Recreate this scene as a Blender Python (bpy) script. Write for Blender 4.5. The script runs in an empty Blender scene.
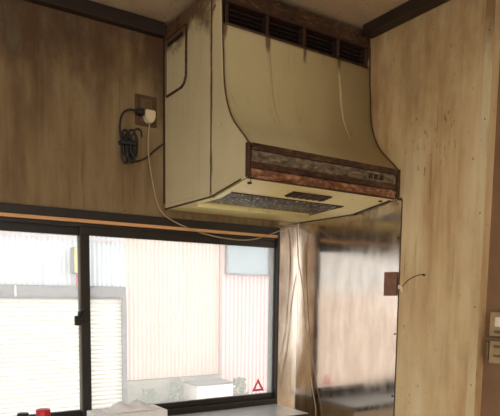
import bpy, bmesh, math, random
from mathutils import Vector, Matrix
random.seed(7)
C = bpy.context.scene.collection
sc = bpy.context.scene

# ------------------------------------------------------------------ camera
cam_d = bpy.data.cameras.new('camera')
cam = bpy.data.objects.new('camera', cam_d); C.objects.link(cam)
cam_d.sensor_fit = 'HORIZONTAL'; cam_d.sensor_width = 36.0
cam_d.lens = 580.84 / 500 * 36.0
cam_d.shift_y = (353.88 - 208) / 500
cam_d.clip_start = 0.05
cr = Vector((0.83477, -0.55044, 0.01312)); cu = Vector((0.04477, 0.09160, 0.99479)); cf = Vector((0.54877, 0.82984, -0.10111))
M = Matrix((cr, cu, -cf)).transposed().to_4x4(); M.translation = Vector((-1.4867, -1.9003, 1.3571))
cam.matrix_world = M
sc.camera = cam

# ------------------------------------------------------------------ world, exposure
wd = bpy.data.worlds.new('overcast_sky'); sc.world = wd; wd.use_nodes = True
bg = wd.node_tree.nodes['Background']
bg.inputs['Color'].default_value = (0.93, 0.965, 1.0, 1); bg.inputs['Strength'].default_value = 1.12
sc.view_settings.view_transform = 'Standard'; sc.view_settings.look = 'None'
sc.view_settings.exposure = 1.7; sc.view_settings.gamma = 1.0; sc.view_settings.use_curve_mapping = False
sc.cycles.max_bounces = 10; sc.cycles.diffuse_bounces = 6; sc.cycles.glossy_bounces = 5
sc.cycles.transparent_max_bounces = 12

def portal(name, loc, rot, sx, sy):          # sampling aid in a window opening, gives off no light itself
    l = bpy.data.lights.new(name, 'AREA'); l.shape = 'RECTANGLE'; l.size = sx; l.size_y = sy
    l.cycles.is_portal = True
    o = bpy.data.objects.new(name, l); C.objects.link(o); o.location = loc; o.rotation_euler = rot
portal('sky_portal_kitchen_window', (-0.885, 0.10, 1.25), (-math.pi/2, 0, 0), 1.57, 0.7)
portal('sky_portal_added_side_window', (-3.36, -2.2, 1.3), (0, -math.pi/2, 0), 1.6, 2.4)
portal('sky_portal_added_garden_door', (-1.75, -4.26, 1.05), (math.pi/2, 0, 0), 2.3, 2.0)

# ------------------------------------------------------------------ geometry helpers
ORG = {}
def link(name, me, mat, parent=None, kind=None, smooth=False):
    vs = [v.co.copy() for v in me.vertices]
    mn = Vector([min(v[i] for v in vs) for i in range(3)]); mx = Vector([max(v[i] for v in vs) for i in range(3)])
    org = Vector(((mn.x+mx.x)/2, (mn.y+mx.y)/2, mn.z))
    me.transform(Matrix.Translation(-org))
    o = bpy.data.objects.new(name, me); C.objects.link(o)
    if mat: me.materials.append(mat)
    if parent: o.parent = parent
    o.location = org - (ORG[parent.name] if parent else Vector((0,0,0)))
    ORG[o.name] = org
    if kind: o['kind'] = kind
    if smooth:
        for p in me.polygons: p.use_smooth = True
    return o
def from_bm(name, bm, mat, parent=None, kind=None, smooth=False):
    bmesh.ops.recalc_face_normals(bm, faces=bm.faces)
    me = bpy.data.meshes.new(name); bm.to_mesh(me); bm.free()
    return link(name, me, mat, parent, kind, smooth)
def tag(o, label, cat, group=None):
    o['label'] = label; o['category'] = cat
    if group: o['group'] = group
    return o
def thing(name, loc, label, cat, group=None, kind=None):
    o = bpy.data.objects.new(name, None); C.objects.link(o); o.location = loc; o.empty_display_size = 0.05
    ORG[o.name] = Vector(loc)
    if kind: o['kind'] = kind
    return tag(o, label, cat, group)
def bx(bm, x0, x1, y0, y1, z0, z1, bev=0.0, seg=2):
    r = bmesh.ops.create_cube(bm, size=1.0)
    vs = r['verts']
    for v in vs:
        v.co = Vector((x0+(v.co.x+.5)*(x1-x0), y0+(v.co.y+.5)*(y1-y0), z0+(v.co.z+.5)*(z1-z0)))
    if bev > 0:
        es = list({e for v in vs for e in v.link_edges})
        bmesh.ops.bevel(bm, geom=es, offset=bev, segments=seg, affect='EDGES', profile=0.5)
def box(name, x0, x1, y0, y1, z0, z1, mat, parent=None, bev=0.0, kind=None):
    bm = bmesh.new(); bx(bm, x0, x1, y0, y1, z0, z1, bev)
    return from_bm(name, bm, mat, parent, kind)
def boxes(name, lst, mat, parent=None, bev=0.0, kind=None):
    bm = bmesh.new()
    for b in lst: bx(bm, *b, bev)
    return from_bm(name, bm, mat, parent, kind)
def wall_hole(name, axis, c0, c1, a0, a1, z0, z1, ha0, ha1, hz0, hz1, mat, kind='structure'):
    """slab with one rectangular opening; axis is the thickness axis"""
    def b(a, bb, z, zz):
        return (a, bb, c0, c1, z, zz) if axis == 'y' else (c0, c1, a, bb, z, zz)
    return boxes(name, [b(a0, ha0, z0, z1), b(ha1, a1, z0, z1), b(ha0, ha1, z0, hz0), b(ha0, ha1, hz1, z1)] if hz0 > z0 else
                 [b(a0, ha0, z0, z1), b(ha1, a1, z0, z1), b(ha0, ha1, hz1, z1)], mat, None, 0, kind)
def smooth_path(pts, n=8):
    pts = [Vector(p) for p in pts]; out = []
    for i in range(len(pts)-1):
        p0 = pts[max(i-1, 0)]; p1 = pts[i]; p2 = pts[i+1]; p3 = pts[min(i+2, len(pts)-1)]
        for k in range(n):
            t = k/n
            out.append(0.5*((2*p1)+(-p0+p2)*t+(2*p0-5*p1+4*p2-p3)*t*t+(-p0+3*p1-3*p2+p3)*t**3))
    out.append(pts[-1]); return out
def tube_bm(bm, path, r, seg=8, r_end=None):
    rings = []; n = len(path); up = Vector((0.3, 0.2, 1)).normalized()
    for i, p in enumerate(path):
        t = (path[min(i+1, n-1)] - path[max(i-1, 0)]).normalized()
        a = t.cross(up)
        if a.length < 1e-3: a = t.cross(Vector((1, 0, 0)))
        a.normalize(); b = t.cross(a)
        rr = r if r_end is None else r + (r_end-r)*i/(n-1)
        rings.append([bm.verts.new(p + a*math.cos(2*math.pi*k/seg)*rr + b*math.sin(2*math.pi*k/seg)*rr) for k in range(seg)])
    for i in range(n-1):
        for k in range(seg):
            bm.faces.new((rings[i][k], rings[i][(k+1) % seg], rings[i+1][(k+1) % seg], rings[i+1][k]))
    bm.faces.new(rings[0]); bm.faces.new(rings[-1])
def tube(name, pts, r, mat, parent=None, seg=8, n=8):
    bm = bmesh.new(); tube_bm(bm, smooth_path(pts, n) if n > 1 else [Vector(p) for p in pts], r, seg)
    return from_bm(name, bm, mat, parent, smooth=True)
def lathe(name, cx, cy, prof, mat, parent=None, seg=24, smooth=True, axis='z', cz=0):
    bm = bmesh.new(); rings = []
    for r, z in prof:
        ring = []
        for k in range(seg):
            a = 2*math.pi*k/seg
            if axis == 'z': co = (cx+r*math.cos(a), cy+r*math.sin(a), z)
            elif axis == 'x': co = (z, cy+r*math.cos(a), cz+r*math.sin(a))
            else: co = (cx+r*math.cos(a), z, cz+r*math.sin(a))
            ring.append(bm.verts.new(co))
        rings.append(ring)
    for i in range(len(rings)-1):
        for k in range(seg):
            bm.faces.new((rings[i][k], rings[i][(k+1) % seg], rings[i+1][(k+1) % seg], rings[i+1][k]))
    bm.faces.new(rings[0]); bm.faces.new(rings[-1])
    return from_bm(name, bm, mat, parent, smooth=smooth)
def prism_x(name, prof, x0, x1, mat, parent=None, bev=0.0):
    """closed (y,z) outline swept along x"""
    bm = bmesh.new()
    a = [bm.verts.new((x0, y, z)) for y, z in prof]; b = [bm.verts.new((x1, y, z)) for y, z in prof]
    n = len(prof)
    bm.faces.new(a); bm.faces.new(list(reversed(b)))
    for i in range(n): bm.faces.new((a[i], a[(i+1) % n], b[(i+1) % n], b[i]))
    if bev: bmesh.ops.bevel(bm, geom=[e for e in bm.edges], offset=bev, segments=1, affect='EDGES')
    return from_bm(name, bm, mat, parent)

# ------------------------------------------------------------------ material helpers
def srgb(r, g, b):
    f = lambda c: (c/255/12.92 if c/255 <= .04045 else ((c/255+.055)/1.055)**2.4)
    return (f(r), f(g), f(b), 1)
class Mat:
    def __init__(s, name, rough=0.6, metal=0.0, spec=0.5):
        s.m = bpy.data.materials.new(name); s.m.use_nodes = True
        s.nt = s.m.node_tree; s.p = s.nt.nodes['Principled BSDF']
        s.p.inputs['Roughness'].default_value = rough; s.p.inputs['Metallic'].default_value = metal
        s.p.inputs['Specular IOR Level'].default_value = spec
        s._pos = None
    def n(s, t, **kw):
        x = s.nt.nodes.new(t)
        for k, v in kw.items(): setattr(x, k, v)
        return x
    def l(s, a, b): s.nt.links.new(a, b)
    def pos(s):
        if not s._pos: s._pos = s.n('ShaderNodeNewGeometry').outputs['Position']
        return s._pos
    def axis(s, i):
        x = s.n('ShaderNodeSeparateXYZ'); s.l(s.pos(), x.inputs[0]); return x.outputs[i]
    def noise(s, scale=(1, 1, 1), detail=5, rough=0.6, off=(0, 0, 0), dist=0.0):
        mp = s.n('ShaderNodeMapping'); mp.inputs['Scale'].default_value = scale; mp.inputs['Location'].default_value = off
        s.l(s.pos(), mp.inputs['Vector'])
        x = s.n('ShaderNodeTexNoise'); x.inputs['Scale'].default_value = 1; x.inputs['Detail'].default_value = detail
        x.inputs['Roughness'].default_value = rough; x.inputs['Distortion'].default_value = dist
        s.l(mp.outputs[0], x.inputs['Vector']); return x.outputs['Fac']
    def ramp(s, f, stops, interp='LINEAR'):
        r = s.n('ShaderNodeValToRGB'); r.color_ramp.interpolation = interp
        e = r.color_ramp.elements
        while len(e) > 1: e.remove(e[-1])
        e[0].position, e[0].color = stops[0]
        for p, c in stops[1:]:
            k = e.new(p); k.color = c
        s.l(f, r.inputs[0]); return r.outputs[0]
    def rng(s, f, a, b, lo=0.0, hi=1.0):
        r = s.n('ShaderNodeMapRange'); r.interpolation_type = 'SMOOTHSTEP'
        for k, v in zip(('From Min', 'From Max', 'To Min', 'To Max'), (a, b, lo, hi)): r.inputs[k].default_value = v
        s.l(f, r.inputs['Value']); return r.outputs['Result']
    def math(s, op, a, b=None, clamp=False):
        x = s.n('ShaderNodeMath', operation=op); x.use_clamp = clamp
        for i, v in enumerate((a, b)):
            if v is None: continue
            if isinstance(v, (int, float)): x.inputs[i].default_value = v
            else: s.l(v, x.inputs[i])
        return x.outputs[0]
    def mix(s, f, a, b, mode='MIX'):
        x = s.n('ShaderNodeMix', data_type='RGBA', blend_type=mode)
        for i, v in ((0, f), (6, a), (7, b)):
            if isinstance(v, (int, float)): x.inputs[i].default_value = v
            elif isinstance(v, tuple): x.inputs[i].default_value = v
            else: s.l(v, x.inputs[i])
        return x.outputs[2]
    def color(s, c):
        if isinstance(c, tuple): s.p.inputs['Base Color'].default_value = c
        else: s.l(c, s.p.inputs['Base Color'])
        return s
    def rough(s, f): s.l(f, s.p.inputs['Roughness']); return s
    def bump(s, f, strength=0.2, dist=0.002):
        b = s.n('ShaderNodeBump'); b.inputs['Strength'].default_value = strength; b.inputs['Distance'].default_value = dist
        s.l(f, b.inputs['Height']); s.l(b.outputs[0], s.p.inputs['Normal']); return s
def plain(name, col, rough=0.6, metal=0.0, var=0.12, scale=30):
    m = Mat(name, rough, metal)
    f = m.noise((scale,)*3, 4)
    d = tuple(c*(1-var) for c in col[:3])+(1,); u = tuple(min(1, c*(1+var)) for c in col[:3])+(1,)
    m.color(m.ramp(f, [(.3, d), (.7, u)])); return m.m

def wall_mat(name, c_dark, c_mid, c_light, c_stain, top_stain, seed, fleck=None, grey=.42, stain=.8):
    m = Mat(name, 0.62, 0, 0.35)
    st = m.noise((9, 9, 2.4), 5, .6, (seed, 0, 0))
    wide = m.noise((13, 13, 1.1), 3, .5, (seed*2, 3, 0))
    fine = m.noise((70, 70, 5), 4, .6, (seed*2, 3, 0))
    f = m.math('ADD', m.math('ADD', m.math('MULTIPLY', st, .5), m.math('MULTIPLY', wide, .38)), m.math('MULTIPLY', fine, .12))
    base = m.ramp(f, [(.36, c_dark), (.5, c_mid), (.64, c_light)])
    blot = m.noise((4.5, 4.5, 2.4), 6, .65, (seed, seed, 5))
    zg = m.rng(m.axis(2), 1.8, 2.27)
    f = m.rng(m.math('ADD', blot, m.math('MULTIPLY', zg, top_stain)), .50, .80)
    base = m.mix(m.math('MULTIPLY', f, stain), base, c_stain)
    gb = m.rng(m.noise((6, 6, 2.6), 5, .65, (seed*3, 1, 9)), .55, .72)
    base = m.mix(m.math('MULTIPLY', gb, grey), base, srgb(126, 120, 98))
    drip = m.rng(m.noise((48, 48, 2.5), 3, .5, (4, seed, 0)), .64, .74)
    base = m.mix(m.math('MULTIPLY', drip, .4), base, c_stain)
    spots = m.rng(m.noise((60, 60, 34), 3, .6, (seed, 7, 2)), .67, .74)
    base = m.mix(m.math('MULTIPLY', spots, .6), base, srgb(40, 26, 14))
    if fleck:                                # patch of scraped dark flecks
        d = m.n('ShaderNodeVectorMath', operation='DISTANCE'); m.l(m.pos(), d.inputs[0]); d.inputs[1].default_value = fleck
        pm = m.rng(d.outputs['Value'], .20, .04)
        fl = m.rng(m.math('ADD', m.noise((80, 80, 26), 4, .65, (2, 2, 2)), m.math('MULTIPLY', pm, .15)), .72, .79)
        base = m.mix(m.math('MULTIPLY', fl, .55), base, srgb(70, 48, 26))
    m.color(base).bump(fine, .12, .002)
    return m.m
MAT_WALL = wall_mat('stained_wall_panel', srgb(98, 76, 50), srgb(134, 112, 78), srgb(158, 142, 106), srgb(74, 48, 30), .24, 1.3)
MAT_PLY = wall_mat('greasy_plywood', srgb(180, 142, 98), srgb(210, 184, 138), srgb(224, 208, 168), srgb(122, 88, 48), .22, 8.1, (0, -.66, 1.83), .12, .5)
MAT_BATTEN = wall_mat('pale_batten_wood', srgb(188, 160, 116), srgb(210, 190, 148), srgb(222, 208, 170), srgb(126, 90, 50), .22, 5.2)
MAT_PLASTER = plain('brown_plaster', srgb(132, 102, 74), .85, 0, .15, 8)
MAT_ROOM = plain('room_plaster', srgb(206, 184, 148), .9, 0, .06, 3)
MAT_FLOOR = plain('floor_wood', srgb(196, 164, 120), .5, 0, .2, 6)
m = Mat('ceiling_board', .9); sp = m.noise((70, 70, 70), 4, .7); bl = m.noise((5, 5, 5), 4)
m.color(m.mix(m.rng(sp, .62, .7), m.ramp(bl, [(.3, srgb(176, 158, 132)), (.7, srgb(204, 188, 160))]), srgb(104, 82, 58))).bump(sp, .3, .002); MAT_CEIL = m.m
MAT_DARKWOOD = plain('dark_stained_wood', srgb(44, 32, 26), .5, 0, .3, 14)
m = Mat('warm_wood', .55); g = m.noise((3, 60, 60), 4)
m.color(m.ramp(g, [(.3, srgb(216, 156, 102)), (.7, srgb(236, 184, 132))])); MAT_WOODSTRIP = m.m
MAT_FRAME = plain('dark_bronze_aluminium', srgb(50, 46, 42), .42, .25, .15, 20)
MAT_GASKET = plain('grey_gasket', srgb(116, 112, 98), .6)

# enamel of the hood: cream, brown grease towards edges and rust flecks
def enamel(name, c_lo, c_hi, rust=.0, top=True, rough=.38, drips=(), seams=()):
    m = Mat(name, rough, 0, .45)
    v = m.noise((3.5, 3.5, 2.2), 5, .6, (2, 1, 0))
    base = m.ramp(v, [(.3, c_lo), (.7, c_hi)])
    dr = m.rng(m.noise((38, 38, 2.2), 3, .5), .56, .78)
    base = m.mix(m.math('MULTIPLY', dr, .22), base, srgb(120, 88, 44))
    rn = m.noise((26, 26, 20), 6, .7, (5, 2, 1))
    if top:
        zt = m.rng(m.axis(2), 2.08, 2.26)
        gn = m.math('ADD', m.noise((7, 7, 7), 5, .65), m.math('MULTIPLY', zt, .42))
        base = m.mix(m.math('MULTIPLY', m.rng(gn, .62, .86), .92), base, srgb(84, 50, 26))
        rf = m.rng(m.math('ADD', rn, m.math('MULTIPLY', zt, .17)), .68-rust, .74-rust)
    else:
        rf = m.rng(rn, .69-rust, .75-rust)
    base = m.mix(rf, base, srgb(74, 40, 22))
    sn = m.noise((30, 30, 9), 5, .7, (1, 8, 3))
    for x in drips:                          # rust runs below the vent dividers
        d = m.math('ABSOLUTE', m.math('SUBTRACT', m.axis(0), x))
        k = m.math('MULTIPLY', m.rng(d, .016, .002), m.rng(m.axis(2), 2.04, 2.135))
        base = m.mix(m.math('MULTIPLY', m.rng(m.math('ADD', sn, m.math('MULTIPLY', k, .45)), .70, .92), .8), base, srgb(92, 52, 28))
    for y in seams:                          # grease creeping out of joints
        d = m.math('ABSOLUTE', m.math('SUBTRACT', m.axis(1), y))
        base = m.mix(m.math('MULTIPLY', m.rng(m.math('ADD', sn, m.math('MULTIPLY', m.rng(d, .018, .001), .30)), .62, .86), .7), base, srgb(112, 76, 40))
    m.color(base).bump(m.noise((120, 120, 120), 2), .06, .001)
    return m.m
MAT_HOOD = enamel('cream_enamel_lit_side', srgb(206, 192, 150), srgb(224, 212, 172), seams=(-.331, -.004))  # lighter copy of the enamel, the side's stronger light put into the colour
MAT_COVER = enamel('cream_enamel_shaded_front', srgb(182, 168, 124), srgb(198, 184, 142), drips=(-.433, -.29, -.148, -.585))  # darker copy of the same enamel, shade of the front painted in
MAT_UNDER = enamel('cream_enamel_lit_underside', srgb(236, 220, 150), srgb(246, 234, 172), .0, False)  # same enamel painted brighter for light bounced up from the counter
def rustmat(name, c1, c2, c3, metal=.2, rough=.6, stretch=(14, 40, 40)):
    m = Mat(name, rough, metal)
    a = m.noise(stretch, 6, .72); b = m.noise((60, 90, 120), 4, .6)
    m.color(m.ramp(m.math('ADD', m.math('MULTIPLY', a, .6), m.math('MULTIPLY', b, .4)), [(.36, c1), (.5, c2), (.64, c3)])).bump(b, .5, .002)
    return m.m
MAT_RUSTBAND = rustmat('rusted_drip_rail', srgb(52, 30, 22), srgb(140, 96, 70), srgb(216, 176, 142), .3, .4)
MAT_RUSTEDGE = rustmat('rusted_edge', srgb(38, 24, 17), srgb(72, 48, 32), srgb(112, 84, 56))
MAT_CONTROL = rustmat('grimy_grey_strip', srgb(40, 26, 18), srgb(112, 98, 78), srgb(164, 152, 128), .1, .5, (16, 40, 90))
MAT_DARK = plain('near_black_brown', srgb(34, 22, 18), .7, 0, .3, 40)  # near-black brown for the vent recess, plate slot and thin wire
MAT_VENT = plain('dark_red_brown_slat', srgb(58, 36, 28), .6, .1, .3, 40)  # dark red-brown of vent slats, dividers and knobs
MAT_SEAM = plain('grimy_seam', srgb(70, 46, 26), .7, 0, .3, 60)
m = Mat('greasy_wire_filter', .38, .65)
vo = m.n('ShaderNodeTexVoronoi'); mp = m.n('ShaderNodeMapping'); mp.inputs['Scale'].default_value = (150, 90, 90); m.l(m.pos(), mp.inputs[0]); m.l(mp.outputs[0], vo.inputs['Vector']); vo.inputs['Scale'].default_value = 1
ns = m.noise((110, 55, 55), 3, .6)  # pale specks painted into the colour as glints off the wire
m.color(m.mix(m.rng(ns, .58, .64), m.ramp(vo.outputs['Distance'], [(.2, srgb(36, 33, 27)), (.7, srgb(82, 76, 62))]), srgb(214, 208, 184))).bump(vo.outputs['Distance'], .9, .004); MAT_FILTER = m.m
MAT_SCREW = plain('dark_screw', srgb(48, 36, 26), .5, .6)
# steel splash panel, dented and smeared
m = Mat('stainless_sheet', .2, 1.0)
big = m.noise((3.2, 3.2, 3.6), 2, .5); mid = m.noise((10, 10, 3), 3, .5); sm = m.noise((24, 24, 7), 5, .65, (3, 3, 1))
zz = m.rng(m.axis(2), 1.50, 1.66)
gr = m.rng(m.math('ADD', m.noise((9, 9, 5), 5, .65), m.math('MULTIPLY', zz, .22)), .62, .84)
bc = m.ramp(sm, [(.3, srgb(206, 194, 182)), (.7, srgb(230, 220, 208))])
m.color(m.mix(m.math('MULTIPLY', gr, .38), bc, srgb(128, 104, 78)))
m.rough(m.math('ADD', m.rng(sm, .3, .75, .10, .20), m.math('MULTIPLY', gr, .15)))
m.bump(m.math('ADD', big, m.math('MULTIPLY', mid, .12)), .16, .02); MAT_STEEL = m.m
MAT_STEELTOP = plain('steel_worktop', srgb(212, 212, 206), .4, .8, .06, 14)
MAT_LEDGE = plain('pale_ledge_laminate', srgb(200, 208, 212), .3, 0, .08, 10)
MAT_CABINET = plain('cabinet_cream', srgb(202, 188, 158), .45, 0, .05, 5)
MAT_WHITE = plain('white_card', srgb(246, 246, 244), .6, 0, .04)
MAT_TISSUE = plain('white_tissue', srgb(251, 251, 250), .9, 0, .02)
MAT_CORD = plain('ivory_cord', srgb(222, 206, 172), .45, 0, .05)
MAT_BLACK = plain('black_rubber', srgb(30, 28, 30), .5, 0, .2)
MAT_RED = plain('red_plastic', srgb(206, 30, 44), .35, 0, .08)
MAT_OUTLET = plain('browned_outlet', srgb(84, 60, 40), .5, 0, .2)
MAT_BROWN = rustmat('brown_plate', srgb(106, 66, 42), srgb(122, 78, 50), srgb(134, 90, 62), 0, .5)
MAT_SWITCH = plain('yellowed_plastic', srgb(160, 136, 94), .45, 0, .2, 40)
MAT_SWITCHDARK = plain('grimy_plastic', srgb(104, 80, 52), .55, 0, .25, 60)
MAT_BUTTON = plain('pale_button', srgb(226, 216, 192), .4)
# window glass: clear with a film of dirt
def glass(name, dirt):
    m = bpy.data.materials.new(name); m.use_nodes = True; nt = m.node_tree
    for x in list(nt.nodes): nt.nodes.remove(x)
    out = nt.nodes.new('ShaderNodeOutputMaterial'); tr = nt.nodes.new('ShaderNodeBsdfTransparent'); gl = nt.nodes.new('ShaderNodeBsdfGlossy')
    tl = nt.nodes.new('ShaderNodeBsdfTranslucent'); m1 = nt.nodes.new('ShaderNodeMixShader'); m2 = nt.nodes.new('ShaderNodeMixShader')
    gl.inputs['Roughness'].default_value = .03; tl.inputs['Color'].default_value = (.95, .95, .93, 1)
    no = nt.nodes.new('ShaderNodeTexNoise'); no.inputs['Scale'].default_value = 4; no.inputs['Detail'].default_value = 3
    mr = nt.nodes.new('ShaderNodeMapRange'); mr.inputs['To Min'].default_value = dirt*.8; mr.inputs['To Max'].default_value = dirt*1.2
    fr = nt.nodes.new('ShaderNodeFresnel'); fr.inputs['IOR'].default_value = 1.12
    L = nt.links.new
    L(no.outputs['Fac'], mr.inputs['Value']); L(mr.outputs[0], m1.inputs[0]); L(tr.outputs[0], m1.inputs[1]); L(tl.outputs[0], m1.inputs[2])
    L(fr.outputs[0], m2.inputs[0]); L(m1.outputs[0], m2.inputs[1]); L(gl.outputs[0], m2.inputs[2]); L(m2.outputs[0], out.inputs[0])
    return m
MAT_GLASS = glass('dusty_glass', .24)

# ================================================================== setting
H = 2.266
WX0, WX1, WZ0, WZ1 = -1.67, -0.102, 0.913, 1.622      # kitchen window opening
wall_hole('wall_back', 'y', 0, .06, -3.4, .17, 0, H+.1, WX0, -.052, WZ0, WZ1, MAT_WALL)
box('wall_right', .03, .17, -4.3, 0, 0, H+.1, MAT_PLASTER, kind='structure')
wall_hole('wall_rear', 'y', -4.44, -4.3, -3.4, .17, 0, H+.1, -2.9, -.6, .05, 2.05, MAT_ROOM)
wall_hole('wall_left', 'x', -3.54, -3.4, -4.44, .14, 0, H+.1, -3.4, -1.0, .5, 2.1, MAT_ROOM)
box('floor', -3.4, .03, -4.3, 0, -.1, 0, MAT_FLOOR, kind='structure')
box('ceiling', -3.4, .03, -4.3, 0, H, H+.1, MAT_CEIL, kind='structure')
box('sky_block_upper_storey', -3.54, .17, -4.44, .14, H+.101, 5.4, MAT_ROOM, kind='structure')  # unseen block added above the room to hold back sky light
# ceiling trims
o = boxes('trim_1', [(-3.4, -.602, -.03, 0, 2.218, 2.252), (-3.4, -.602, -.018, 0, 2.252, H)], MAT_DARKWOOD, None, .002, 'structure')
o = boxes('trim_2', [(-.048, 0, -4.3, -.386, 2.232, H)], MAT_DARKWOOD, None, .002, 'structure')
# plywood lining of the right wall with its pale cut edge and nails
o = box('plywood_lining', 0, .03, -.857, 0, 0, H, MAT_PLY)
tag(o, 'tall greasy plywood sheet lining the wall right of the hood', 'wall panel'); PLY = o
box('edge_batten', -.0025, -.0001, -.857, -.828, .001, 2.23, MAT_BATTEN, PLY, .0006)
for k, z in enumerate((2.1, 1.86, 1.6, 1.33, 1.1)):
    lathe('nail', 0, -.843, [(.0005, -.0038), (.002, -.0034), (.002, -.0024)], MAT_SCREW, PLY, 8, axis='x', cz=z)

# ---- window
WXR = -.111                                     # inner face of the right jamb
win = boxes('window_1', [(WX0, WXR, -.012, .055, 1.594, WZ1), (WX0, WXR, .0, .055, 1.570, 1.582), (WX0, WX0+.03, -.012, .055, WZ0+.02, 1.594), (WXR, -.101, -.012, .05, WZ0, WZ1), (-.101, -.052, 0, .05, WZ0, WZ1),
                         (WX0, WXR, -.02, .055, WZ0, WZ0+.028)], MAT_FRAME, None, .002, 'structure')
box('wood_strip', WX0+.03, WXR, -.009, .02, 1.5825, 1.5935, MAT_WOODSTRIP, win, .001)
def sash(x0, x1, y0, y1, z0, z1, rt, rb, sl, sr):
    s = boxes('sash', [(x0, x1, y0, y1, z1-rt, z1), (x0, x1, y0, y1, z0, z0+rb), (x0, x0+sl, y0, y1, z0+rb, z1-rt), (x1-sr, x1, y0, y1, z0+rb, z1-rt)], MAT_FRAME, win, .0015)
    yc = (y0+y1)/2
    box('pane', x0+sl, x1-sr, yc-.002, yc+.002, z0+rb, z1-rt, MAT_GLASS, s)
    return s, yc
s_in, yci = sash(-.894, WXR, .004, .022, .941, 1.574, .030, .020, .030, .003)
s_out, yco = sash(WX0+.03, -.862, .030, .048, .941, 1.574, .030, .02, .03, .03)
box('gasket', -.8985, -.8945, .005, .021, .963, 1.54, MAT_GASKET, s_in)
# crescent lock on the meeting stile
bm = bmesh.new(); bx(bm, -.908, -.882, -.006, .0038, 1.262, 1.296, .003); bx(bm, -.922, -.898, -.016, -.005, 1.250, 1.282, .004)
tube_bm(bm, smooth_path([(-.904, -.008, 1.288), (-.900, -.020, 1.298), (-.894, -.024, 1.306)], 4), .004, 8)
from_bm('lock', bm, MAT_BLACK, s_in)
# red triangle sticker on the inner pane
def tri_ring(name, cx, cz, r, w, y, mat):
    bm = bmesh.new(); A = [math.radians(a) for a in (90, 210, 330)]
    for yy in (y, y-.0006):
        pass
    fo = [bm.verts.new((cx+r*math.cos(a), y-.0006, cz+r*math.sin(a))) for a in A]; fi = [bm.verts.new((cx+(r-w)*math.cos(a), y-.0006, cz+(r-w)*math.sin(a))) for a in A]
    bo = [bm.verts.new((cx+r*math.cos(a), y, cz+r*math.sin(a))) for a in A]; bi = [bm.verts.new((cx+(r-w)*math.cos(a), y, cz+(r-w)*math.sin(a))) for a in A]
    for i in range(3):
        j = (i+1) % 3
        bm.faces.new((fo[i], fo[j], fi[j], fi[i])); bm.faces.new((bo[i], bi[i], bi[j], bo[j]))
        bm.faces.new((fo[i], bo[i], bo[j], fo[j])); bm.faces.new((fi[i], fi[j], bi[j], bi[i]))
    return from_bm(name, bm, mat)
o = tri_ring('triangle_sticker', -.182, .989, .034, .017, yci-.0021, plain('faded_red_vinyl', srgb(238, 84, 96), .5))
tag(o, 'small red triangle sticker in the lower corner of the window pane', 'sticker')

# ---- stainless sheet bent round the corner
bm = bmesh.new()
prof = [(-.0995, -.0015)]
R = .006
prof += [(-.0015-R+R*math.sin(a), -.0015-R+R*math.cos(a)) for a in [i*math.pi/2/8 for i in range(9)]]
prof += [(-.0015, -.0015-R-(.5455-.0015-R)*i/14) for i in range(1, 15)]
def top_of(y): return 1.6485 + max(0, (-y-.331)/.1936)*.030
zs = [i/20 for i in range(21)]
def inner(i):                               # sheet thickness towards the walls
    x, y = prof[i]
    if i == 0: return (x, y+.0009)
    if i >= 9: return (x+.0009, y)
    a = (i-1)*math.pi/2/8; return (x+.0009*math.sin(a), y+.0009*math.cos(a))
N = len(prof)
g = [[bm.verts.new((x, y, .815+(top_of(y)-.815)*z)) for x, y in prof] for z in zs]
gi = [[bm.verts.new(inner(j)+(.815+(top_of(prof[j][1])-.815)*z,)) for j in range(N)] for z in zs]
for i in range(20):
    for j in range(N-1):
        bm.faces.new((g[i][j], g[i][j+1], g[i+1][j+1], g[i+1][j])).smooth = True
        bm.faces.new((gi[i][j], gi[i+1][j], gi[i+1][j+1], gi[i][j+1]))
    for j in (0, N-1): bm.faces.new((g[i][j], g[i+1][j], gi[i+1][j], gi[i][j]))
for j in range(N-1):
    for i in (0, 20): bm.faces.new((g[i][j], g[i][j+1], gi[i][j+1], gi[i][j]))
bmesh.ops.split_edges(bm, edges=[e for e in bm.edges if len({f.smooth for f in e.link_faces}) == 2])
spl = from_bm('steel_splash_sheet', bm, MAT_STEEL)
box('edge_gap', -.0022, -.0002, -.5492, -.5457, .815, 1.676, MAT_SEAM, spl)
tag(spl, 'dented stainless steel splash sheet bent into the corner under the hood', 'splashback')
for z in (1.55, 1.232, 1.02): lathe('nail', 0, -.538, [(.0005, -.0045), (.003, -.004), (.003, -.002)], MAT_SCREW, spl, 8, axis='x', cz=z)

# ================================================================== range hood
ZB = 1.65; D1 = .331; HW = .5995; XR = -.0030; ZT = 2.253
hood = thing('range_hood', (-.3, -.25, ZB), 'rusty cream boot-shaped range hood hung in the corner under the ceiling', 'range hood')
# back casing
bm = bmesh.new(); bx(bm, -HW, XR, -D1+.0015, -.0030, ZB+.014, ZT, .003)
body = from_bm('casing', bm, MAT_HOOD, hood)
# access plate with cut corner on the left flank
def plate_x(name, outline, x0, x1, mat, parent):
    bm = bmesh.new()
    a = [bm.verts.new((x0, y, z)) for y, z in outline]; b = [bm.verts.new((x1, y, z)) for y, z in outline]; n = len(a)
    bm.faces.new(a); bm.faces.new(list(reversed(b)))
    for i in range(n): bm.faces.new((a[i], a[(i+1) % n], b[(i+1) % n], b[i]))
    return from_bm(name, bm, mat, parent)
out = [(-.030, 2.022), (-.140, 2.022), (-.160, 2.030), (-.172, 2.048), (-.174, 2.19), (-.168, 2.205), (-.030, 2.205)]
acc = plate_x('access_plate', out, -HW-.005, -HW, MAT_HOOD, body)
cx_, cz_ = -.1, 2.11
bm = bmesh.new()
pth = [Vector((-HW-.003, y, z)) for y, z in out+[out[0]]]
for i in range(len(pth)-1): tube_bm(bm, [pth[i], pth[i+1]], .0042, 6)
from_bm('rusted_edge', bm, MAT_RUSTEDGE, acc)
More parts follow.
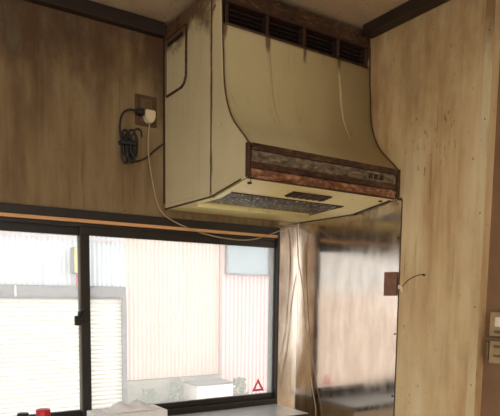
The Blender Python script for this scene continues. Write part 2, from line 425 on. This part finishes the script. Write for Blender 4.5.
box('slot', -HW-.0065, -HW-.0045, -.155, -.045, 2.176, 2.188, MAT_DARK, acc)
box('corner_strip', -HW-.003, -HW, -.012, -.0015, ZB+.02, ZT-.01, MAT_SEAM, body)

# front cover: S-shaped profile
fp = [(-.383, 2.135), (-.386, 2.08), (-.391, 2.03), (-.394, 1.98), (-.403, 1.935), (-.420, 1.892), (-.446, 1.852), (-.482, 1.816), (-.512, 1.789), (-.533, 1.767)]
P = smooth_path([(0, y, z) for y, z in fp], 4); fpS = [(p.y, p.z) for p in P]
ZF = 1.680; DF = .5246
def zb(y):                                   # underside: level at the back, rising to the front lip
    a = -y
    return ZB if a < D1 else ZB + (a-D1)/(DF-D1)*(ZF-ZB)
bm = bmesh.new()
def skin(bm, prof, x0, x1, th):              # swept skin with thickness towards +y
    n = len(prof)
    A = [[bm.verts.new((x, y, z)) for y, z in prof] for x in (x0, x1)]
    B = [[bm.verts.new((x, y+th, z)) for y, z in prof] for x in (x0, x1)]
    for i in range(n-1):
        bm.faces.new((A[0][i], A[1][i], A[1][i+1], A[0][i+1])); bm.faces.new((B[0][i], B[0][i+1], B[1][i+1], B[1][i]))
        for s in (0, 1): bm.faces.new((A[s][i], A[s][i+1], B[s][i+1], B[s][i]))
    for i in (0, n-1): bm.faces.new((A[0][i], B[0][i], B[1][i], A[1][i]))
skin(bm, fpS, -HW+.005, XR-.005, .012)
cover = from_bm('front_cover', bm, MAT_COVER, hood, smooth=False)
for p in cover.data.polygons: p.use_smooth = abs(p.normal.x) < .5
# flanks of the cover (left one visible), rounded front edge
flank = [(-D1-.0015, ZT), (-.376, ZT), (-.381, 2.2)] + fpS + [(-.531, 1.766), (-DF, ZF), (-D1-.0015, ZB)]
for x0, x1 in ((-HW, -HW+.0055), (XR-.0055, XR)):
    bm = bmesh.new()
    a = [bm.verts.new((x0, y, z)) for y, z in flank]; b = [bm.verts.new((x1, y, z)) for y, z in flank]; n = len(flank)
    bm.faces.new(a); bm.faces.new(list(reversed(b)))
    for i in range(n): bm.faces.new((a[i], a[(i+1) % n], b[(i+1) % n], b[i]))
    bmesh.ops.bevel(bm, geom=[e for e in bm.edges if abs(e.verts[0].co.x-e.verts[1].co.x) < 1e-6], offset=.0015, segments=2, affect='EDGES')
    from_bm('cover_flank', bm, MAT_HOOD, cover)
# dark grime lines: seam between casing and cover, joint of flank and skin
box('seam', -HW-.0006, -HW+.004, -D1-.0026, -D1+.0026, ZB+.016, ZT-.004, MAT_SEAM, body)
for xx in (-HW+.006, XR-.004):
    tube('edge_joint', [(xx, y-.001, z) for y, z in [(-.381, 2.2)]+fpS], .0022, MAT_SEAM, cover, 6, 1)
# pressed ribs running down from the vent dividers
for xr in (-.433, -.148):
    bm = bmesh.new(); sub = [q for q in fpS if q[1] > 1.862]; n = len(sub); rows = []
    for i, (y, z) in enumerate(sub):
        t = i/(n-1); h = .0014*(1-t**2.5); w = .0055*(1-.4*t); xo = xr + .018*t
        rows.append([bm.verts.new((xo-w*2, y+.001, z)), bm.verts.new((xo-w*.5, y-h, z)), bm.verts.new((xo+w*.5, y-h, z)), bm.verts.new((xo+w*1.2, y+.001, z))])
    for i in range(n-1):
        for k in range(3): bm.faces.new((rows[i][k], rows[i][k+1], rows[i+1][k+1], rows[i+1][k]))
    bm.faces.new(rows[0]); bm.faces.new(rows[-1])
    from_bm('pressed_rib', bm, MAT_COVER, cover, smooth=True)
# vent band at the top
vent = box('vent_recess', -HW+.013, XR-.013, -.352, -.336, 2.128, ZT-.002, MAT_DARK, hood)
box('top_rail', -HW+.013, XR-.013, -.380, -.352, 2.207, ZT-.002, MAT_RUSTEDGE, vent, .003)
box('rail_lip', -HW+.013, XR-.013, -.384, -.352, 2.197, 2.2065, MAT_VENT, vent, .002)
tube('lower_lip', [(-HW+.014, -.384, 2.136), (XR-.014, -.384, 2.136)], .0032, MAT_RUSTEDGE, vent, 8, 1)
for x in (-.577, -.433, -.29, -.148, -.020):
    box('vent_divider', x-.006, x+.006, -.381, -.352, 2.137, 2.197, MAT_VENT, vent, .002)
bm0 = None
for k in range(4):
    z = 2.147+.0125*k
    prism_x('vent_slat', [(-.374, z-.003), (-.372, z-.004), (-.354, z+.004), (-.356, z+.005)], -HW+.014, XR-.014, MAT_VENT, vent)
# front lip: grey switch strip over a rusty rail
lip = prism_x('control_strip', [(-.5275, 1.754), (-.5245, 1.723), (-.505, 1.723), (-.505, 1.754)], -HW+.018, XR-.018, MAT_CONTROL, hood)
prism_x('strip_bead', [(-.537, 1.771), (-.5345, 1.7545), (-.505, 1.7545), (-.505, 1.771)], -HW+.013, XR-.013, MAT_RUSTEDGE, lip)
prism_x('strip_ledge', [(-.5325, 1.7225), (-.531, 1.7065), (-.505, 1.7065), (-.505, 1.7225)], -HW+.013, XR-.013, MAT_RUSTEDGE, lip)
for xx in (-.13, -.105, -.08):
    box('slide_knob', xx-.006, xx+.006, -.533, -.522, 1.731, 1.745, MAT_VENT, lip, .002)
rail_prof = [(-.527, 1.706), (-.533, 1.702), (-.5335, 1.694), (-.529, 1.685), (-.522, 1.680), (-.505, 1.680), (-.505, 1.706)]
tube('rail_underline', [(-HW+.009, -.522, 1.679), (XR-.009, -.522, 1.679)], .0026, MAT_SEAM, hood, 6, 1)
rail = prism_x('drip_rail', rail_prof, -HW+.013, XR-.013, MAT_RUSTBAND, hood)
for x0, x1 in ((-HW-.001, -HW+.008), (XR-.008, XR)):
    bm = bmesh.new(); bx(bm, x0, x1, -.538, -.523, 1.679, 1.772, .002)
    from_bm('lip_end_cap', bm, MAT_SEAM, hood)
# underside
def sheet(name, rects, dz, th, mat, parent):
    bm = bmesh.new()
    for x0, x1, ya, yb in rects:
        ys = sorted({ya, yb} | ({-D1} if yb < -D1 < ya else set()), reverse=True)
        T = [[bm.verts.new((x, y, zb(y)+dz)) for x in (x0, x1)] for y in ys]; U = [[bm.verts.new((x, y, zb(y)+dz+th)) for x in (x0, x1)] for y in ys]
        for i in range(len(ys)-1):
            bm.faces.new((T[i][0], T[i][1], T[i+1][1], T[i+1][0])); bm.faces.new((U[i][0], U[i+1][0], U[i+1][1], U[i][1]))
            for s in (0, 1): bm.faces.new((T[i][s], T[i+1][s], U[i+1][s], U[i][s]))
        for i in (0, -1): bm.faces.new((T[i][0], T[i][1], U[i][1], U[i][0]))
    return from_bm(name, bm, mat, parent)
X0, X1 = -HW+.0135, XR-.0135
FX0, FX1, FY0, FY1 = -.565, -.12, -.215, -.395
under = sheet('bottom_panel', [(X0, FX0, -.0030, -.522), (FX1, X1, -.0030, -.522), (FX0, FX1, -.0030, FY0), (FX0, FX1, FY1, -.522)], 0.0, .006, MAT_UNDER, hood)
sheet('grease_filter', [(FX0+.001, FX1-.001, FY0, FY1)], .004, .006, MAT_FILTER, hood)
def gline(a, b, r, nm='grime_edge'):
    tube(nm, [(x, y, zb(y)-.0005) for x, y in (a, b)], r, MAT_SEAM, under, 6, 1)
gline((FX0, FY1), (FX1, FY1), .0022); gline((FX1, FY0), (FX1, FY1), .002); gline((FX0, -.5), (FX0-.015, -.518), .001)
tube('filter_rim', [(-.575, -.203, ZB-.003), (-.11, -.203, ZB-.003)], .008, MAT_UNDER, under, 10, 1)
lg = sheet('lamp_grille', [(-.39, -.235, -.425, -.468)], -.004, .0038, MAT_RUSTEDGE, hood)
for k in range(6): sheet('grille_bar', [(-.386+.026*k, -.379+.026*k, -.428, -.465)], -.0065, .0025, MAT_VENT, lg)
for x in (-.562, -.040):
    bm = bmesh.new(); z = zb(-.488)
    bmesh.ops.create_cone(bm, cap_ends=True, segments=10, radius1=.0065, radius2=.0065, depth=.004, matrix=Matrix.Translation((x, -.488, z-.002)))
    from_bm('screw', bm, MAT_SCREW, hood)
# flange left of the casing base and dark drip edges
for y0, y1 in ((-.007, -D1), (-D1, -.50)):
    tube('lower_edge', [(-HW+.001, y0, zb(y0)+.001), (-HW+.001, y1, zb(y1)+.001)], .0028, MAT_SEAM, hood, 6, 1)
    tube('lower_edge', [(XR-.004, y0, zb(y0)+.001), (XR-.004, y1, zb(y1)+.001)], .0028, MAT_SEAM, hood, 6, 1)
box('casing_base', -HW, -HW+.0125, -D1, -.0030, ZB+.0005, ZB+.0135, MAT_HOOD, hood); box('casing_base', XR-.0125, XR, -D1, -.0030, ZB+.0005, ZB+.0135, MAT_HOOD, hood)

# ================================================================== outlet and cords
out_ = thing('wall_outlet', (-.668, 0, 1.918), 'browned double wall outlet beside the hood, with two plugs in it', 'outlet')
box('outlet_plate', -.706, -.628, -.008, -.0005, 1.920, 2.020, MAT_OUTLET, out_, .003)
box('outlet_socket', -.688, -.646, -.011, -.0082, 1.932, 2.008, MAT_SWITCHDARK, out_, .002)
# ivory cord with plug
wc = thing('ivory_power_cord', (-.66, -.02, 1.62), 'ivory cord plugged into the outlet, sagging under the hood into the steel corner', 'cord')
bm = bmesh.new()
ring = [(-.682, 1.966), (-.646, 1.966), (-.647, 1.940), (-.656, 1.926), (-.673, 1.926), (-.681, 1.940)]
a = [bm.verts.new((x, -.0115, z)) for x, z in ring]; b = [bm.verts.new((x, -.040, z)) for x, z in ring]
bm.faces.new(a); bm.faces.new(list(reversed(b)))
for i in range(6): bm.faces.new((a[i], a[(i+1) % 6], b[(i+1) % 6], b[i]))
bmesh.ops.bevel(bm, geom=list(bm.edges), offset=.003, segments=2, affect='EDGES')
from_bm('plug', bm, MAT_CORD, wc)
pts = [(-.664, -.028, 1.928), (-.668, -.025, 1.88), (-.664, -.018, 1.821), (-.650, -.016, 1.741), (-.634, -.016, 1.672), (-.612, -.018, 1.634), (-.572, -.022, 1.610), (-.506, -.030, 1.586), (-.40, -.034, 1.566), (-.262, -.034, 1.564),
       (-.137, -.036, 1.602), (-.075, -.036, 1.630), (-.040, -.034, 1.628), (-.028, -.030, 1.58), (-.022, -.030, 1.50), (-.012, -.052, 1.38), (-.010, -.072, 1.24), (-.012, -.095, 1.11), (-.014, -.125, 1.00), (-.016, -.155, .90), (-.03, -.16, .828)]
tube('cord', pts, .0021, plain('greasy_ivory_cord', srgb(178, 158, 122), .5), wc, 8, 6)
# black cord with coiled slack
kc = thing('black_power_cord', (-.72, -.02, 1.78), 'black cord with a bundled coil hanging left of the outlet', 'cord')
box('plug', -.708, -.684, -.036, -.0085, 1.948, 1.968, MAT_BLACK, kc, .004)
tube('cord', [(-.706, -.025, 1.957), (-.735, -.025, 1.957), (-.757, -.022, 1.940), (-.765, -.018, 1.90), (-.758, -.014, 1.868), (-.742, -.012, 1.858)], .0036, MAT_BLACK, kc, 8)
bm = bmesh.new()
for k in range(5):
    dx = .006*k-.010; zt = 1.895-.012*(k % 3); zbm = 1.792+.010*((k*2) % 3); w = .012+.002*(k % 2); y = -.008-.0045*k
    cxx = -.733+dx
    tube_bm(bm, smooth_path([(cxx-w, y, 1.85), (cxx-w*.8, y, zt-.01), (cxx+w*.2, y-.002, zt), (cxx+w, y, zt-.02), (cxx+w*.8, y, 1.82), (cxx+w*.1, y-.002, zbm-.004), (cxx-w*.9, y, zbm+.012), (cxx-w, y, 1.85)], 4), .0033, 6)
from_bm('coil', bm, MAT_BLACK, kc, smooth=True)
box('cable_tie', -.766, -.712, -.034, -.001, 1.844, 1.858, MAT_BLACK, kc, .004)
tube('cord_tail', [(-.716, -.014, 1.895), (-.700, -.012, 1.905), (-.688, -.012, 1.898), (-.685, -.012, 1.88)], .003, MAT_BLACK, kc, 8)
tube('cord_to_hood', [(-.725, -.02, 1.792), (-.70, -.012, 1.80), (-.665, -.006, 1.818), (-.64, -.008, 1.842), (-.6045, -.012, 1.872)], .0028, MAT_BLACK, kc, 8)

# ================================================================== right wall bits
o = box('brown_cover_plate', -.0065, -.0028, -.541, -.484, 1.360, 1.440, MAT_BROWN, None, .0015)
tag(o, 'small brown square plate on the edge of the steel sheet', 'plate')
cl = thing('wire_clip', (-.004, -.556, 1.38), 'tiny white clip holding a thin dark wire beside the brown plate', 'clip')
box('clip', -.009, -.0005, -.562, -.549, 1.383, 1.396, MAT_BUTTON, cl, .002)
box('clip_hook', -.008, -.0005, -.566, -.561, 1.372, 1.39, MAT_BUTTON, cl, .0015)
tube('wire', [(-.004, -.560, 1.378), (-.003, -.566, 1.392), (-.0028, -.585, 1.410), (-.0028, -.615, 1.424), (-.003, -.650, 1.430)], .0012, MAT_DARK, cl, 6)
box('wire_end', -.006, -.0005, -.655, -.648, 1.424, 1.430, MAT_DARK, cl, .001)

sw = thing('wall_switch_unit', (.03, -.93, 1.16), 'yellowed plastic switch unit on the brown wall past the plywood edge', 'switch')
box('upper_body', .004, .0298, -.985, -.888, 1.247, 1.318, MAT_SWITCH, sw, .004)
box('lower_body', .008, .0298, -.985, -.888, 1.170, 1.238, MAT_SWITCH, sw, .004)
box('middle_ledge', -.006, .0298, -.990, -.880, 1.236, 1.248, MAT_SWITCHDARK, sw, .002)
box('button', -.001, .004, -.950, -.908, 1.276, 1.304, MAT_BUTTON, sw, .002)
box('button_slot', .001, .0045, -.950, -.905, 1.258, 1.266, MAT_SWITCHDARK, sw, .001)
box('ridge', .003, .0085, -.960, -.905, 1.216, 1.224, MAT_SWITCHDARK, sw, .001)
box('ridge', .003, .0085, -.960, -.905, 1.190, 1.196, MAT_SWITCHDARK, sw, .001)
box('side_bracket', .006, .0298, -.887, -.878, 1.178, 1.232, MAT_SWITCHDARK, sw, .002)

# ================================================================== counter and what stands on it
ct = thing('kitchen_counter', (-1.2, -.3, 0), 'kitchen base units with a steel worktop below the window', 'counter')
box('carcass', -2.4, -.05, -.56, -.005, .08, .78, MAT_CABINET, ct)
box('worktop', -2.42, -.004, -.60, -.004, .7805, .814, MAT_STEELTOP, ct, .003)
box('plinth', -2.38, -.07, -.52, -.005, .001, .0795, MAT_DARKWOOD, ct)
for i in range(4):
    x = -2.39+.585*i
    d = box('door', x+.004, x+.577, -.578, -.5605, .10, .77, MAT_CABINET, ct, .003)
    box('handle', x+.24, x+.34, -.592, -.5785, .70, .715, MAT_STEELTOP, d, .003)
LT = .92
led = thing('window_ledge', (-1.0, -.1, .815), 'pale grey raised ledge running below the window', 'ledge')
box('ledge_top', -2.0, -.118, -.235, -.0215, LT-.018, LT, MAT_LEDGE, led, .003)
box('ledge_riser', -1.98, -.125, -.222, -.0215, .8145, LT-.0185, MAT_CABINET, led)
box('ledge_nosing', -2.0, -.118, -.240, -.2355, LT-.022, LT-.002, MAT_FRAME, led, .001)

# tissue box
tb = thing('tissue_box', (-.76, -.11, LT), 'white tissue box with crumpled tissues on the window ledge', 'tissue box')
box('carton', -.905, -.672, -.182, -.066, LT+.0005, LT+.058, MAT_WHITE, tb, .002)
bm = bmesh.new(); nx, ny = 22, 10; gv = []
for i in range(nx+1):
    row = []
    for j in range(ny+1):
        u = i/nx; v = j/ny
        e = (math.sin(math.pi*u)**.5)*(math.sin(math.pi*v)**.6)
        hgt = e*(.012+.016*math.exp(-((u-.30)/.13)**2)+.016*math.exp(-((u-.66)/.12)**2)+.004*math.sin(17*u+5*v)+.003*math.sin(23*v+9*u))
        row.append(bm.verts.new((-.868+.175*u, -.160+.072*v, LT+.0585+max(0, hgt))))
    gv.append(row)
for i in range(nx):
    for j in range(ny): bm.faces.new((gv[i][j], gv[i+1][j], gv[i+1][j+1], gv[i][j+1]))
bm.faces.new([gv[i][0] for i in range(nx+1)]+[gv[nx][j] for j in range(1, ny+1)]+[gv[i][ny] for i in range(nx-1, -1, -1)]+[gv[0][j] for j in range(ny-1, 0, -1)])
from_bm('tissue', bm, MAT_TISSUE, tb, smooth=True)
# seasoning jars
MAT_JAR = plain('jar_plastic', srgb(214, 206, 190), .3)
def jar(x, y, h, r, lid, label):
    t = thing('seasoning_jar', (x, y, LT), label, 'jar', 'seasoning jars on the ledge')
    z = LT+.0005
    lathe('jar_body', x, y, [(r*.9, z), (r, z+.004), (r, z+h*.62), (r*.86, z+h*.68)], MAT_JAR, t, 20)
    lathe('lid', x, y, [(r*.97, z+h*.681), (r*.98, z+h*.70), (r*.95, z+h*.97), (r*.86, z+h)], lid, t, 20)
jar(-1.036, -.045, .071, .023, MAT_RED, 'seasoning jar with bright red lid nearest the window mullion')
jar(-1.098, -.052, .066, .018, MAT_BLACK, 'seasoning jar with black lid between the two red-lidded jars')
jar(-1.160, -.055, .061, .018, MAT_RED, 'seasoning jar with red lid at the left end of the jars')

# ================================================================== outside
MAT_GROUND = plain('concrete_ground', srgb(190, 186, 176), .9, 0, .12, 3)
box('ground', -12, 12, .15, 12, -.60, -.45, MAT_GROUND, kind='structure')
box('ground_side', -12, -3.55, -4.45, .15, -.60, -.05, MAT_GROUND, kind='structure')
box('ground_rear', -12, 12, -12, -4.45, -.60, -.05, MAT_GROUND, kind='structure')
def corr_mat(name, a, b):
    m = Mat(name, .5, 0, .4); f = m.noise((4, 4, .6), 5); m.color(m.ramp(f, [(.3, a), (.7, b)])); return m.m
MAT_PALE = corr_mat('pale_corrugated', srgb(186, 195, 200), srgb(200, 206, 210))
MAT_PINK = corr_mat('beige_pink_corrugated', srgb(202, 178, 162), srgb(216, 194, 180))
MAT_PINK2 = corr_mat('pink_corrugated', srgb(207, 174, 170), srgb(218, 190, 186))
MAT_SHUT = corr_mat('shutter_white', srgb(212, 209, 198), srgb(222, 219, 208))
MAT_HEADER = rustmat('weathered_header', srgb(62, 64, 66), srgb(86, 86, 86), srgb(122, 120, 118), .1, .6, (6, 20, 20))
MAT_EXTWIN = plain('pale_blue_panel', srgb(120, 138, 142), .25, 0, .08, 5)
MAT_FOUND = plain('mossy_concrete', srgb(142, 140, 122), .9, 0, .25, 9)
nb = thing('neighbour_house', (.5, 3.6, -.45), 'pale corrugated metal house with a roller shutter seen through the window', 'building')
def corrugated(name, x0, x1, z0, z1, y, pitch, amp, mat, parent, depth=.04):
    bm = bmesh.new(); n = int((x1-x0)/pitch*6); A = []; B = []
    for i in range(n+1):
        x = x0+(x1-x0)*i/n; t = (x/pitch) % 1
        yy = y - amp*max(-1, min(1, 1.6*math.cos(2*math.pi*t)))
        A.append(bm.verts.new((x, yy, z0))); B.append(bm.verts.new((x, yy, z1)))
    for i in range(n): bm.faces.new((A[i], A[i+1], B[i+1], B[i]))
    return from_bm(name, bm, mat, parent)
Y = 3.5
box('core', -5, 5, Y+.05, Y+1.2, -.45, 6.4, MAT_FOUND, nb)
corrugated('corrugated_wall', -5, -1.55, -.45, 1.42, Y, .045, .006, MAT_PINK, nb)
corrugated('corrugated_wall', -5, .62, 1.42, 6.4, Y, .045, .006, MAT_PALE, nb)
corrugated('corrugated_wall', .62, 1.70, .50, 6.4, Y, .045, .006, MAT_PINK, nb)
corrugated('corrugated_wall', 1.70, 5, -.45, 6.4, Y-.05, .050, .008, MAT_PINK2, nb)
box('corner_cap', 1.685, 1.705, Y-.064, Y-.0, -.45, 6.4, MAT_PINK2, nb)
box('wall_flashing', -5, .62, Y-.022, Y-.0125, 1.845, 1.862, MAT_PINK2, nb)
hd = box('shutter_header', -1.6, .605, Y-.07, Y+.04, 1.318, 1.412, MAT_HEADER, nb, .004)
for x in (-.40,): box('header_joint', x-.006, x+.006, Y-.074, Y-.0705, 1.318, 1.412, MAT_WHITE, hd)
box('shutter_jamb', .575, .615, Y-.06, Y+.04, -.45, 1.3175, MAT_HEADER, nb, .003)
bm = bmesh.new(); z = -.44
A = []; B = []
while z < 1.30:
    for dz, dy in ((0, .008), (.006, -.004), (.020, -.010), (.034, -.004), (.040, .008)):
        A.append(bm.verts.new((-1.545, Y-.01+dy, z+dz))); B.append(bm.verts.new((.575, Y-.01+dy, z+dz)))
    z += .0405
for i in range(len(A)-1): bm.faces.new((A[i], B[i], B[i+1], A[i+1]))
sh = from_bm('roller_shutter', bm, MAT_SHUT, nb); sh['kind'] = 'stuff'
w2 = box('window', 1.715, 2.40, Y-.085, Y-.0625, 1.585, 2.25, MAT_EXTWIN, nb, .003)
boxes('window_frame', [(1.705, 1.725, Y-.10, Y-.0625, 1.57, 2.27), (2.255, 2.275, Y-.10, Y-.0855, 1.585, 2.25), (2.39, 2.41, Y-.10, Y-.0625, 1.57, 2.27), (1.725, 2.39, Y-.10, Y-.0625, 1.565, 1.585), (1.725, 2.39, Y-.10, Y-.0625, 2.25, 2.27)], MAT_HEADER, w2)
box('foundation', .617, 1.70, Y-.04, Y+.049, -.45, .49, MAT_FOUND, nb)
# meter box
MAT_METER = plain('pale_yellow_plastic', srgb(206, 190, 104), .5, 0, .05)
mb = thing('meter_box', (.13, Y-.05, 1.52), 'pale yellow meter box on the house wall above the shutter', 'meter box')
box('box_body', .098, .190, Y-.10, Y-.013, 1.525, 1.765, MAT_HEADER, mb, .006)
box('box_cover', .100, .180, Y-.125, Y-.1005, 1.535, 1.76, MAT_METER, mb, .006)
tube('conduit', [(.140, Y-.055, 1.525), (.140, Y-.055, 1.46), (.140, Y-.055, 1.4135)], .012, MAT_RED, mb, 8, 1)
# boxes and shrubs at the foot of the wall
ac = thing('outdoor_unit', (1.42, Y-.2, -.45), 'pale boxy outdoor unit at the foot of the corrugated wall', 'outdoor unit')
box('unit_case', 1.20, 1.62, Y-.40, Y-.12, .02, .455, MAT_SHUT, ac, .01)
box('unit_lid', 1.19, 1.63, Y-.41, Y-.11, .4555, .47, MAT_HEADER, ac, .004)
boxes('unit_stand', [(1.23, 1.30, Y-.38, Y-.14, -.449, .0195), (1.52, 1.59, Y-.38, Y-.14, -.449, .0195)], MAT_HEADER, ac)
MAT_LEAF = plain('grey_green_leaf', srgb(112, 122, 96), .6, 0, .3, 12)
MAT_STEM = plain('shrub_stem', srgb(120, 104, 80), .8)
def shrub(cx, cy, rx, h, n, label):
    t = thing('shrub', (cx, cy, -.45), label, 'shrub', 'shrubs at the foot of the neighbour house')
    bm = bmesh.new()
    for k in range(7):
        a = k*2.4; tip = Vector((cx+rx*.7*math.cos(a), cy+.09*math.sin(a), -.45+h*(.75+.2*random.random())))
        tube_bm(bm, smooth_path([(cx+.03*math.cos(a), cy+.03*math.sin(a), -.449), (cx+rx*.3*math.cos(a), cy+.05*math.sin(a), -.45+h*.4), tip], 3), .007, 5, .003)
    from_bm('stem', bm, MAT_STEM, t)
    bm = bmesh.new()
    for k in range(n):
        z = random.random()**.7; w = rx*(.55+.5*math.sin(math.pi*min(1, z*.9+.15)))
        a = random.uniform(0, 6.283); rr = math.sqrt(random.random())
        p = Vector((cx+w*rr*math.cos(a), cy+min(w, .13)*rr*math.sin(a), -.42+h*z))
        d = Vector((random.gauss(0, 1), random.gauss(0, 1), random.gauss(.3, .7))).normalized(); s = d.cross(Vector((random.random(), random.random(), .3))).normalized()
        L = random.uniform(.025, .045); Wd = L*.35
        vs = [bm.verts.new(p-d*L*.5), bm.verts.new(p+s*Wd), bm.verts.new(p+d*L*.5), bm.verts.new(p-s*Wd)]
        bm.faces.new(vs)
    f = from_bm('foliage', bm, MAT_LEAF, t); f['kind'] = 'stuff'
shrub(.76, Y-.24, .12, .86, 900, 'grey-green shrub beside the shutter jamb')
shrub(1.06, Y-.22, .10, .93, 800, 'taller grey-green shrub left of the outdoor unit')
shrub(1.78, Y-.26, .13, .90, 800, 'grey-green shrub right of the outdoor unit')

# ================================================================== rest of the room behind the camera, windows and lamp added to light it
wr = boxes('added_rear_window', [(-2.9, -.6, -4.40, -4.33, 1.99, 2.05), (-2.9, -2.84, -4.40, -4.33, .05, 1.99), (-.66, -.6, -4.40, -4.33, .05, 1.99), (-1.78, -1.72, -4.40, -4.33, .05, 1.99)], MAT_FRAME, None, 0, 'structure')  # unseen rear window, added to light the hood front
boxes('added_side_window', [(-3.50, -3.43, -3.4, -1.0, 2.05, 2.1), (-3.50, -3.43, -3.4, -1.0, .5, .55), (-3.50, -3.43, -3.4, -3.35, .55, 2.05), (-3.50, -3.43, -1.05, -1.0, .55, 2.05), (-3.50, -3.43, -2.23, -2.17, .55, 2.05)], MAT_FRAME, None, 0, 'structure')  # unseen window added on the left to light right wall and hood side
lamp = thing('added_fill_lamp', (-1.7, -2.9, 2.1), 'round fill lamp with warm diffuser, added unseen behind the viewer', 'lamp')  # lamp added out of view to brighten the interior
lathe('lamp_base', -1.7, -2.9, [(.22, H-.03), (.22, H-.001)], MAT_WHITE, lamp, 32, False)
m = Mat('lamp_diffuser', .5); m.p.inputs['Emission Color'].default_value = (1, .80, .55, 1); m.p.inputs['Emission Strength'].default_value = 11.0
lathe('lamp_diffuser', -1.7, -2.9, [(.10, H-.11), (.19, H-.085), (.215, H-.05), (.215, H-.031)], m.m, lamp, 32)
